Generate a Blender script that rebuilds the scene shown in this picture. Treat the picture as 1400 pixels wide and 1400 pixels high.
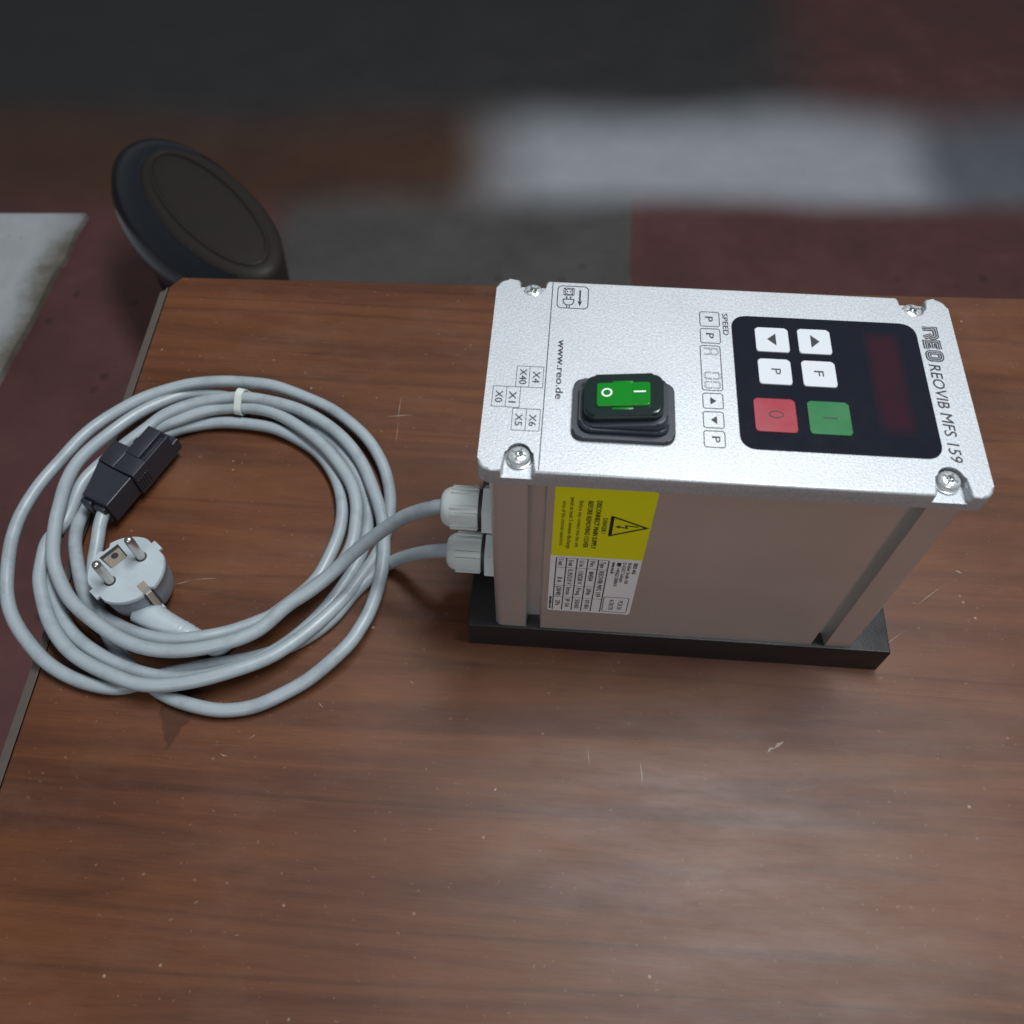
import bpy, bmesh, math, random
from mathutils import Vector, Matrix
random.seed(7)
S = bpy.context.scene
for o in list(bpy.data.objects): bpy.data.objects.remove(o)
COL = S.collection
R = math.radians
MM = 0.001

# ------------------------------------------------------------------ camera
cam_d = bpy.data.cameras.new("camera"); cam = bpy.data.objects.new("camera", cam_d); COL.objects.link(cam)
fw = Vector((-0.043496, 0.526316, -0.849176)); rt = Vector((0.997306, 0.073122, -0.005763)); up = Vector((-0.059060, 0.847139, 0.528079))
cam.matrix_world = Matrix(((rt.x, up.x, -fw.x, 0.027854), (rt.y, up.y, -fw.y, -0.188295), (rt.z, up.z, -fw.z, 0.433975), (0, 0, 0, 1)))
cam_d.sensor_width = 36; cam_d.lens = 36*1202.27/1400
cam_d.clip_start = 0.01; cam_d.clip_end = 60
cam_d.dof.use_dof = True; cam_d.dof.focus_distance = 0.42; cam_d.dof.aperture_fstop = 13
S.camera = cam

# ------------------------------------------------------------------ light
W = bpy.data.worlds.new("World"); S.world = W; W.use_nodes = True
bg = W.node_tree.nodes["Background"]; bg.inputs[0].default_value = (0.86, 0.94, 1.0, 1); bg.inputs[1].default_value = 0.155
def area(name, loc, target, sx, sy, power, col):
    d = bpy.data.lights.new(name, 'AREA'); d.shape = 'RECTANGLE'; d.size = sx; d.size_y = sy; d.energy = power; d.color = col
    o = bpy.data.objects.new(name, d); COL.objects.link(o); o.location = loc
    o.rotation_euler = (Vector(target)-Vector(loc)).to_track_quat('-Z', 'Y').to_euler()
    return o
area("ceiling_lamp", (0.42, 0.27, 1.62), (0.08, 0.05, 0), 1.0, 0.32, 32, (0.94, 0.98, 1.0))
area("front_fill", (-0.1, -1.75, 1.55), (0.1, 0, 0.1), 1.2, 0.5, 12, (0.97, 0.98, 1.0))  # added fill from behind the camera, brightens the front faces
S.view_settings.view_transform = 'Standard'; S.view_settings.look = 'None'; S.view_settings.exposure = 0; S.view_settings.gamma = 1
S.render.engine = 'CYCLES'

# ------------------------------------------------------------------ materials
def mat(name, col, rough=0.5, metal=0.0, coat=0.0, spec=0.5):
    m = bpy.data.materials.new(name); m.use_nodes = True
    b = m.node_tree.nodes["Principled BSDF"]
    b.inputs["Base Color"].default_value = (*col, 1); b.inputs["Roughness"].default_value = rough
    b.inputs["Metallic"].default_value = metal; b.inputs["Coat Weight"].default_value = coat; b.inputs["Specular IOR Level"].default_value = spec
    return m
class NT:
    def __init__(s, m): s.m = m; s.t = m.node_tree; s.b = s.t.nodes["Principled BSDF"]; s.tc = s.n('ShaderNodeTexCoord')
    def n(s, typ, **k):
        x = s.t.nodes.new(typ)
        for a, v in k.items(): setattr(x, a, v)
        return x
    def l(s, a, b): s.t.links.new(a, b)
    def mapping(s, scale, rot=(0, 0, 0), loc=(0, 0, 0), src='Object'):
        m = s.n('ShaderNodeMapping'); m.inputs['Scale'].default_value = scale; m.inputs['Rotation'].default_value = rot; m.inputs['Location'].default_value = loc
        s.l(s.tc.outputs[src], m.inputs[0]); return m.outputs[0]
    def noise(s, vec, scale, detail=4, rough=0.5, dist=0.0):
        x = s.n('ShaderNodeTexNoise'); x.inputs['Scale'].default_value = scale; x.inputs['Detail'].default_value = detail
        x.inputs['Roughness'].default_value = rough; x.inputs['Distortion'].default_value = dist
        s.l(vec, x.inputs['Vector']); return x.outputs['Fac']
    def voro(s, vec, scale, feature='F1'):
        x = s.n('ShaderNodeTexVoronoi', feature=feature); x.inputs['Scale'].default_value = scale; s.l(vec, x.inputs['Vector']); return x.outputs['Distance']
    def ramp(s, fac, stops):
        x = s.n('ShaderNodeValToRGB'); e = x.color_ramp.elements
        while len(e) < len(stops): e.new(0.5)
        for i, (p, c) in enumerate(stops): e[i].position = p; e[i].color = (*c, 1) if len(c) == 3 else c
        s.l(fac, x.inputs[0]); return x.outputs[0]
    def mix(s, fac, a, b, mode='MIX'):
        x = s.n('ShaderNodeMix', data_type='RGBA', blend_type=mode)
        if isinstance(fac, (int, float)): x.inputs[0].default_value = fac
        else: s.l(fac, x.inputs[0])
        for v, i in ((a, 6), (b, 7)):
            if isinstance(v, tuple): x.inputs[i].default_value = (*v, 1)
            else: s.l(v, x.inputs[i])
        return x.outputs[2]
    def math(s, op, a, b=0.0, clamp=False):
        x = s.n('ShaderNodeMath', operation=op); x.use_clamp = clamp
        for v, i in ((a, 0), (b, 1)):
            if isinstance(v, (int, float)): x.inputs[i].default_value = v
            else: s.l(v, x.inputs[i])
        return x.outputs[0]
    def bump(s, h, strength, dist):
        x = s.n('ShaderNodeBump'); x.inputs['Strength'].default_value = strength; x.inputs['Distance'].default_value = dist
        s.l(h, x.inputs['Height']); s.l(x.outputs[0], s.b.inputs['Normal'])
    def color(s, c): s.l(c, s.b.inputs['Base Color'])
    def rough(s, r): s.l(r, s.b.inputs['Roughness'])

def bw(v): return (v, v, v)
def make_wood():
    m = mat("varnished_wood", (0.1, 0.05, 0.03), 0.45, spec=0.38); t = NT(m)
    v = t.mapping((0.55, 9, 1)); v2 = t.mapping((2.4, 55, 1)); v3 = t.mapping((30, 500, 1))
    band = t.noise(v, 2.2, 5, 0.6, 0.9); grain = t.noise(v2, 2.0, 5, 0.65, 0.6); pore = t.noise(v3, 2.0, 2, 0.5)
    c = t.ramp(band, [(0.26, (0.046, 0.0138, 0.0063)), (0.40, (0.078, 0.0238, 0.0086)), (0.53, (0.112, 0.0370, 0.0118)), (0.62, (0.074, 0.0226, 0.0085)), (0.76, (0.054, 0.0163, 0.0070))])
    c = t.mix(0.22, c, t.ramp(grain, [(0.33, bw(0.66)), (0.5, bw(1.0)), (0.7, bw(1.14))]), 'MULTIPLY')
    c = t.mix(0.3, c, t.ramp(pore, [(0.36, bw(0.6)), (0.5, bw(1.0))]), 'MULTIPLY')
    # broad uneven tone and a few dark growth lines
    big = t.noise(t.mapping((1.6, 3.2, 1)), 3.2, 3, 0.5)
    c = t.mix(0.6, c, t.ramp(big, [(0.35, (0.72, 0.70, 0.72)), (0.6, (1.1, 1.1, 1.08))]), 'MULTIPLY')
    v4 = t.mapping((0.7, 13, 1), loc=(3.1, 1.7, 0)); dl = t.noise(v4, 1.6, 2, 0.4, 0.5)
    c = t.mix(0.55, c, t.ramp(dl, [(0.46, bw(1.0)), (0.5, bw(0.5)), (0.52, bw(1.0))]), 'MULTIPLY')
    # pale worn haze and dust specks in the old varnish
    w = t.noise(t.mapping((1, 1.6, 1)), 11, 6, 0.7)
    c = t.mix(t.ramp(w, [(0.48, bw(0)), (0.8, bw(0.30))]), c, (0.175, 0.100, 0.072))
    sp = t.voro(t.mapping((1, 1, 1)), 95); spn = t.noise(t.mapping((1, 1, 1)), 40, 2)
    sm = t.math('MULTIPLY', t.ramp(sp, [(0.03, bw(1)), (0.10, bw(0))]), t.ramp(spn, [(0.55, bw(0)), (0.62, bw(1))]))
    c = t.mix(t.math('MULTIPLY', sm, 0.6), c, (0.36, 0.29, 0.25))
    sp2 = t.noise(t.mapping((1, 1, 1)), 330, 2, 0.5)
    c = t.mix(t.ramp(sp2, [(0.68, bw(0)), (0.76, bw(0.22))]), c, (0.30, 0.22, 0.18))
    # old liquid stain: a wedge with soft ragged edges, running down from under the cable
    sep = t.n('ShaderNodeSeparateXYZ'); t.l(t.tc.outputs['Object'], sep.inputs[0])
    s = t.math('DIVIDE', t.math('SUBTRACT', sep.outputs[1], -0.0721), 0.0202)
    nz = t.math('MULTIPLY', t.math('SUBTRACT', t.noise(t.mapping((1, 1, 1)), 130, 4, 0.6), 0.5), 0.009)
    dx = t.math('ABSOLUTE', t.math('ADD', t.math('SUBTRACT', sep.outputs[0], -0.1561), nz))
    half = t.math('MULTIPLY', t.math('MAXIMUM', s, 0.0), 0.0095)
    mk = t.math('MULTIPLY', t.math('SUBTRACT', half, dx), 650.0, True)
    mk = t.math('MULTIPLY', mk, t.math('MULTIPLY', t.math('SUBTRACT', 1.9, s), 2.0, True))
    c = t.mix(t.math('MULTIPLY', mk, 0.75), c, (0.040, 0.0125, 0.0045))
    t.color(c)
    r = t.noise(t.mapping((1, 4, 1)), 14, 5, 0.7)
    t.rough(t.ramp(r, [(0.3, bw(0.43)), (0.7, bw(0.53))]))
    t.bump(t.math('ADD', t.math('MULTIPLY', grain, 0.5), t.math('MULTIPLY', pore, 0.3)), 0.10, 0.0005)
    return m
def make_silver():
    m = mat("silver_hammered_paint", (0.62, 0.65, 0.68), 0.44, 0.45); t = NT(m)
    v = t.mapping((1, 1, 1)); n1 = t.noise(v, 1000, 3, 0.72); n2 = t.voro(v, 1300)
    n3 = t.noise(v, 45, 3)
    c = t.ramp(n1, [(0.34, (0.39, 0.412, 0.437)), (0.50, (0.465, 0.488, 0.516)), (0.66, (0.545, 0.568, 0.594))])
    c = t.mix(0.3, c, t.ramp(n3, [(0.3, bw(0.85)), (0.7, bw(1.05))]), 'MULTIPLY')
    t.color(c); t.bump(t.math('ADD', n1, t.math('MULTIPLY', n2, 0.5)), 0.2, 0.0003)
    return m
def make_alu():
    m = mat("brushed_aluminium", (0.55, 0.53, 0.51), 0.32, 0.75); t = NT(m)
    n = t.noise(t.mapping((900, 900, 14)), 1, 3); n2 = t.noise(t.mapping((1, 1, 1)), 22, 4)
    t.color(t.mix(0.35, (0.70, 0.69, 0.675), t.ramp(n2, [(0.3, bw(0.82)), (0.7, bw(1.05))]), 'MULTIPLY'))
    t.rough(t.ramp(n, [(0.3, bw(0.33)), (0.7, bw(0.40))]))
    return m
def grimy(name, col, rough, dirt=0.2, scale=60, bump=0.0, bscale=900, metal=0.0):
    m = mat(name, col, rough, metal); t = NT(m); v = t.mapping((1, 1, 1))
    n = t.noise(v, scale, 5, 0.65)
    t.color(t.mix(t.ramp(n, [(0.5, bw(0)), (0.75, bw(dirt))]), col, tuple(x*0.45 for x in col)))
    t.rough(t.ramp(n, [(0.3, bw(max(0.05, rough-0.06))), (0.7, bw(min(1, rough+0.08)))]))
    if bump: t.bump(t.noise(v, bscale, 2), bump, 0.0003)
    return m
def make_window():
    m = mat("dark_red_display_window", (0.02, 0.008, 0.012), 0.14); t = NT(m)
    sep = t.n('ShaderNodeSeparateXYZ'); t.l(t.tc.outputs['Generated'], sep.inputs[0])
    def edge(v, w): return t.math('MULTIPLY', t.math('SUBTRACT', 0.5, t.math('ABSOLUTE', t.math('SUBTRACT', v, 0.5))), 1.0/w, True)
    k = t.math('MULTIPLY', edge(sep.outputs[0], 0.28), edge(sep.outputs[1], 0.12))
    n = t.noise(t.mapping((1, 1, 1)), 90, 3)
    k = t.math('MULTIPLY', k, t.ramp(n, [(0.35, bw(0.8)), (0.6, bw(1))]))
    t.color(t.mix(k, (0.0070, 0.0082, 0.0145), (0.026, 0.0075, 0.0130))); return m
M = dict(
    wood=make_wood(), silver=make_silver(), alu=make_alu(),
    edge=grimy("table_edge_strip", (0.10, 0.082, 0.070), 0.4, 0.5, 30),
    plate=grimy("black_plate", (0.012, 0.0105, 0.012), 0.40, 0.3, 40, 0.2, 700),
    rubber=grimy("black_rubber", (0.020, 0.024, 0.034), 0.42, 0.3, 80),
    frame=mat("glossy_black_boot", (0.007, 0.016, 0.015), 0.22),
    green=grimy("green_rocker_plastic", (0.002, 0.175, 0.010), 0.2, 0.25, 50),
    greendk=mat("dark_green_plastic", (0.003, 0.075, 0.012), 0.3),
    white=mat("white_print", (0.80, 0.84, 0.82), 0.4),
    ink=mat("black_print", (0.012, 0.012, 0.016), 0.5),
    panel=grimy("dark_membrane_panel", (0.0070, 0.0082, 0.0145), 0.13, 0.3, 40),
    window=make_window(),
    key=grimy("white_key_film", (0.52, 0.545, 0.58), 0.35, 0.06, 60),
    keyred=grimy("red_key_film", (0.27, 0.024, 0.038), 0.33, 0.1, 60),
    keygreen=grimy("green_key_film", (0.013, 0.130, 0.038), 0.33, 0.1, 60),
    yellow=mat("yellow_label", (0.74, 0.71, 0.004), 0.38), paper=grimy("white_label", (0.80, 0.785, 0.80), 0.4, 0.15, 60),
    cable=grimy("grey_cable_pvc", (0.290, 0.332, 0.358), 0.38, 0.55, 55),
    gland=grimy("light_grey_nylon", (0.60, 0.645, 0.635), 0.38, 0.15, 90),
    gap_shade=mat("dark_gap", (0.02, 0.022, 0.025), 0.6),
    plug=grimy("grey_plug_plastic", (0.36, 0.41, 0.445), 0.40, 0.3, 70),
    plugdk=grimy("grey_plug_rubber", (0.22, 0.25, 0.27), 0.45, 0.4, 70),
    nickel=grimy("worn_nickel", (0.55, 0.52, 0.48), 0.28, 0.5, 160, metal=1.0),
    brass=grimy("tarnished_contact", (0.42, 0.35, 0.28), 0.42, 0.5, 160, metal=0.6),
    zinc=grimy("zinc_screw", (0.66, 0.69, 0.70), 0.30, 0.4, 300, metal=0.6),
    zincdk=mat("screw_recess_shade", (0.16, 0.18, 0.18), 0.35, 0.5),  # darker zinc, paints the shade inside the slots
    blackpl=grimy("black_connector_plastic", (0.018, 0.0185, 0.026), 0.40, 0.3, 120, 0.25, 1500),
    tie=grimy("white_nylon_tie", (0.56, 0.60, 0.57), 0.4, 0.2, 150),
    gloss=mat("glossy_black_plastic", (0.008, 0.0095, 0.015), 0.22),
    seat=grimy("dark_brown_seat", (0.022, 0.016, 0.013), 0.6, 0.3, 20),
    matt=mat("matt_black_plastic", (0.003, 0.003, 0.004), 0.7, spec=0.2),
    steel=mat("dark_steel", (0.05, 0.05, 0.05), 0.4, 0.8),
    stain=mat("wet_brown_stain", (0.030, 0.0085, 0.003), 0.45, spec=0.2),
    scratch=mat("pale_scratch", (0.24, 0.19, 0.16), 0.6),
)

# ------------------------------------------------------------------ helpers
def obj(name, bm, m, parent=None, smooth=False, angle=40):
    me = bpy.data.meshes.new(name); bmesh.ops.recalc_face_normals(bm, faces=bm.faces[:]); bm.to_mesh(me); bm.free()
    for x in (m if isinstance(m, (list, tuple)) else [m]): me.materials.append(x)
    if smooth:
        me.polygons.foreach_set('use_smooth', [True]*len(me.polygons)); me.set_sharp_from_angle(angle=R(angle))
        me.polygons.foreach_set('use_smooth', [len(p.vertices) <= 4 for p in me.polygons])
    o = bpy.data.objects.new(name, me); COL.objects.link(o)
    if parent: o.parent = parent; o.matrix_parent_inverse = parent.matrix_world.inverted()
    return o
def empty(name, label, cat, loc, group=None):
    o = bpy.data.objects.new(name, None); COL.objects.link(o); o.location = loc; o.empty_display_size = 0.03
    o['label'] = label; o['category'] = cat
    if group: o['group'] = group
    bpy.context.view_layer.update()
    return o
def tag(o, label=None, cat=None, group=None, kind=None):
    for k, v in (('label', label), ('category', cat), ('group', group), ('kind', kind)):
        if v: o[k] = v
    return o
def rrect(x0, x1, y0, y1, r, n=6):
    p = []
    for cx, cy, a in ((x1-r, y1-r, 0), (x0+r, y1-r, 90), (x0+r, y0+r, 180), (x1-r, y0+r, 270)):
        for i in range(n+1):
            t = R(a+90*i/n); p.append((cx+r*math.cos(t), cy+r*math.sin(t)))
    return p
def prism(bm, pts, z0, z1, bev=0.0, seg=2, M4=None, mi=0, bottom=True):
    """extrude an XY outline from z0 to z1; bev rounds the upper rim"""
    lo = [bm.verts.new((x, y, z0)) for x, y in pts]; hi = [bm.verts.new((x, y, z1)) for x, y in pts]
    n = len(pts); fs = []
    top = bm.faces.new(hi); fs.append(top)
    if bottom: fs.append(bm.faces.new(lo[::-1]))
    for i in range(n): fs.append(bm.faces.new((lo[i], lo[(i+1) % n], hi[(i+1) % n], hi[i])))
    vs = set(lo+hi)
    if bev:
        r = bmesh.ops.bevel(bm, geom=list(top.edges), offset=bev, segments=seg, affect='EDGES', profile=0.5, clamp_overlap=True)
        for f in r['faces']: fs.append(f)
        for f in fs:
            if f.is_valid: vs.update(f.verts)
        vs = {v for v in vs if v.is_valid}
    for f in fs:
        if f.is_valid: f.material_index = mi
    if M4 is not None:
        for v in vs: v.co = M4 @ v.co
    return vs
def box(bm, x0, x1, y0, y1, z0, z1, bev=0.0, M4=None, mi=0):
    return prism(bm, [(x0, y0), (x1, y0), (x1, y1), (x0, y1)], z0, z1, bev, 2, M4, mi)
def lathe(bm, prof, n=40, M4=None, mi=0, cap=True):
    """prof: (radius, z); axis z"""
    rings = []
    for r, z in prof:
        rings.append([bm.verts.new((r*math.cos(2*math.pi*i/n), r*math.sin(2*math.pi*i/n), z)) for i in range(n)])
    for a, b in zip(rings, rings[1:]):
        for i in range(n): bm.faces.new((a[i], a[(i+1) % n], b[(i+1) % n], b[i])).material_index = mi
    if cap:
        bm.faces.new(rings[0][::-1]).material_index = mi; bm.faces.new(rings[-1]).material_index = mi
    if M4 is not None:
        for rg in rings:
            for v in rg: v.co = M4 @ v.co
def catmull(P, k=5):
    P = [Vector(p) for p in P]; Q = [P[0]*2-P[1]]+P+[P[-1]*2-P[-2]]; out = []
    for i in range(1, len(Q)-2):
        a, b, c, d = Q[i-1:i+3]
        for j in range(k):
            t = j/k; out.append(0.5*((2*b)+(c-a)*t+(2*a-5*b+4*c-d)*t*t+(3*b-a-3*c+d)*t**3))
    out.append(Q[-2]); return out
def tube(bm, P, r, n=14, mi=0):
    T = [(P[min(i+1, len(P)-1)]-P[max(i-1, 0)]).normalized() for i in range(len(P))]
    N = T[0].orthogonal().normalized(); rings = []
    for i, (p, t) in enumerate(zip(P, T)):
        N = (N-t*N.dot(t)).normalized(); B = t.cross(N); rr = r[i] if isinstance(r, list) else r
        rings.append([bm.verts.new(p+(N*math.cos(2*math.pi*k/n)+B*math.sin(2*math.pi*k/n))*rr) for k in range(n)])
    for a, b in zip(rings, rings[1:]):
        for k in range(n): bm.faces.new((a[k], a[(k+1) % n], b[(k+1) % n], b[k])).material_index = mi
    bm.faces.new(rings[0][::-1]).material_index = mi; bm.faces.new(rings[-1]).material_index = mi

# printing: a Plate maps flat (u, v) millimetres to a surface; each stroke sits a hair above the last one
class Plate:
    def __init__(s, f, base=0.00006): s.f = f; s.k = 0; s.base = base
    def h(s):
        s.k += 1; return s.base+(s.k % 12)*0.000004
    def poly(s, bm, pts, mi=0, hh=None):
        h = s.h() if hh is None else hh
        f = bm.faces.new([bm.verts.new(s.f(u, v, h)) for u, v in pts]); f.material_index = mi
    def stroke(s, bm, pts, w, closed=False, mi=0, hh=None):
        n = len(pts); L = []; Rr = []
        h = s.h() if hh is None else hh
        V = [Vector(p) for p in pts]
        for i in range(n):
            a = V[i-1] if (i or closed) else None; c = V[(i+1) % n] if (i < n-1 or closed) else None
            d1 = (V[i]-a).normalized() if a is not None else None; d2 = (c-V[i]).normalized() if c is not None else None
            if d1 is None: d1 = d2
            if d2 is None: d2 = d1
            n1 = Vector((-d1.y, d1.x)); n2 = Vector((-d2.y, d2.x)); m = (n1+n2)
            m = m.normalized() if m.length > 1e-6 else n1
            q = m*(w/2/max(0.35, m.dot(n1)))
            L.append(bm.verts.new(s.f(*(V[i]+q), h))); Rr.append(bm.verts.new(s.f(*(V[i]-q), h)))
        for i in range(n if closed else n-1):
            j = (i+1) % n; bm.faces.new((L[i], L[j], Rr[j], Rr[i])).material_index = mi
    def ring(s, bm, cu, cv, r, w, n=28, mi=0): s.stroke(bm, [(cu+r*math.cos(2*math.pi*i/n), cv+r*math.sin(2*math.pi*i/n)) for i in range(n)], w, True, mi)
    def disc(s, bm, cu, cv, r, n=16, mi=0): s.poly(bm, [(cu+r*math.cos(2*math.pi*i/n), cv+r*math.sin(2*math.pi*i/n)) for i in range(n)], mi)
    def text(s, bm, body, u0, u1, v0, v1, mi=0, bold=0.0, cap=True, res=3, shear=0.0):
        """letters fitted to a box: they read from v1 down to v0, their tops towards +u (u0 = baseline, u1 = cap height)"""
        c = bpy.data.curves.new("t", 'FONT'); c.body = body; c.size = 1; c.resolution_u = res; c.shear = shear
        o = bpy.data.objects.new("t", c); COL.objects.link(o); dg = bpy.context.evaluated_depsgraph_get()
        me = bpy.data.meshes.new_from_object(o.evaluated_get(dg))
        xs = [v.co.x for v in me.vertices]; x0, x1 = min(xs), max(xs); ch = 0.729
        for du, dv in ([(0, 0)] if bold <= 0 else [(-bold*5, 0), (bold*5, 0), (0, -bold*8), (0, bold*8)]):     # heavier letters: overprinted
            h = s.h(); vv = [bm.verts.new(s.f(u0+du+(v.co.y/ch)*(u1-u0), v1+dv-(v.co.x-x0)/(x1-x0)*(v1-v0), h)) for v in me.vertices]
            for p in me.polygons:
                try: bm.faces.new([vv[i] for i in p.vertices]).material_index = mi
                except ValueError: pass
        bpy.data.objects.remove(o); bpy.data.curves.remove(c); bpy.data.meshes.remove(me)

# ------------------------------------------------------------------ measured data (mm / m)
CABLE_A = [(-13.8, 30.8, 83.0), (-22.9, 30.8, 82.0), (-31.5, 32.2, 77.0), (-40.8, 33.4, 68.0), (-50.3, 33.7, 58.0), (-64.2, 30.1, 45.0), (-76.1, 25.1, 34.0), (-86.7, 16.9, 27.0), (-97.0, 8.4, 23.0), (-107.1, 1.1, 21.0), (-117.6, -11.2, 19.0), (-133.0, -20.0, 19.0), (-148.0, -24.7, 19.0), (-163.9, -26.2, 19.0), (-180.9, -23.8, 19.0), (-197.4, -16.4, 19.0), (-211.4, -8.3, 19.0), (-222.4, -0.2, 19.0), (-231.4, 10.9, 19.0), (-237.2, 20.6, 20.0), (-241.8, 33.5, 20.0), (-245.2, 46.4, 20.0), (-246.5, 56.1, 19.0), (-248.7, 69.4, 18.0), (-249.0, 85.1, 16.0), (-244.7, 100.0, 14.0), (-239.0, 112.7, 12.0), (-230.8, 125.9, 10.0), (-221.2, 137.3, 8.0), (-211.4, 146.0, 6.0), (-200.2, 152.0, 4.0), (-184.2, 151.9, 4.0), (-167.1, 148.9, 4.0), (-150.1, 145.4, 4.0), (-131.9, 136.7, 5.0), (-116.0, 126.3, 6.0), (-103.0, 116.7, 6.0), (-91.7, 102.9, 6.0), (-83.4, 89.9, 6.0), (-77.2, 76.8, 5.0), (-75.6, 64.5, 5.0), (-75.4, 47.7, 5.0), (-79.6, 31.2, 5.0), (-86.7, 14.1, 5.0), (-99.2, -3.6, 5.0), (-113.4, -18.3, 6.0), (-126.5, -27.4, 7.0), (-140.0, -33.5, 8.0), (-154.2, -36.1, 9.0), (-164.5, -36.1, 9.0), (-173.6, -35.1, 9.0), (-185.4, -32.8, 9.0), (-197.6, -28.4, 9.0), (-211.3, -21.2, 9.0), (-222.6, -12.4, 9.0), (-231.7, -1.1, 9.0), (-238.6, 8.1, 9.0), (-244.4, 19.4, 8.0), (-248.4, 32.7, 6.0), (-251.3, 48.0, 4.0), (-251.3, 60.3, 4.0), (-250.2, 74.5, 4.0), (-244.4, 91.6, 4.0), (-235.1, 104.7, 4.0), (-223.3, 112.8, 6.0), (-212.2, 118.5, 9.0), (-203.4, 123.7, 11.0), (-191.7, 129.9, 12.0), (-180.2, 134.6, 12.0), (-167.5, 136.6, 12.0), (-154.7, 136.4, 12.0), (-140.9, 133.4, 12.0), (-122.0, 121.9, 12.0), (-106.8, 109.9, 12.0), (-95.3, 96.9, 12.0), (-87.3, 85.2, 12.0), (-82.1, 72.0, 12.0), (-80.5, 59.9, 12.0), (-80.1, 48.1, 12.0), (-83.3, 35.8, 12.0), (-91.0, 24.9, 12.0), (-100.5, 14.5, 12.0), (-112.5, 2.0, 12.0), (-122.5, -4.2, 12.0), (-131.9, -9.5, 13.0), (-141.4, -14.0, 15.0), (-151.0, -17.1, 16.0), (-162.2, -18.3, 15.0), (-173.6, -17.4, 14.0), (-186.5, -14.2, 12.0), (-195.4, -11.0, 12.0), (-203.2, -7.4, 12.0), (-212.0, -1.2, 12.0), (-220.3, 7.9, 11.0), (-226.6, 18.2, 10.0), (-232.0, 29.3, 10.0), (-236.0, 39.7, 10.0), (-239.2, 52.7, 8.0), (-241.1, 66.0, 4.0), (-238.5, 80.5, 4.0), (-231.1, 99.0, 4.0), (-219.2, 111.8, 4.0), (-207.4, 119.1, 5.0), (-199.2, 124.1, 5.0), (-187.1, 128.3, 5.0), (-174.3, 130.3, 5.0), (-161.5, 130.1, 5.0), (-147.8, 128.2, 5.0), (-136.7, 125.0, 5.0), (-122.7, 118.3, 5.0), (-111.8, 110.3, 5.0), (-103.3, 100.2, 5.0), (-96.9, 89.2, 5.0), (-92.4, 75.7, 5.0), (-90.6, 63.5, 5.0), (-91.3, 50.9, 5.0), (-94.6, 37.0, 5.0), (-98.6, 26.2, 5.0), (-105.5, 16.8, 4.0), (-115.4, 6.5, 4.0), (-126.8, -4.6, 4.0), (-136.9, -12.1, 4.0), (-141.1, -18.0, 4.5), (-146.4, -17.0, 6.0), (-153.8, -14.5, 6.8), (-159.3, -12.3, 7.5)]
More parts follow.
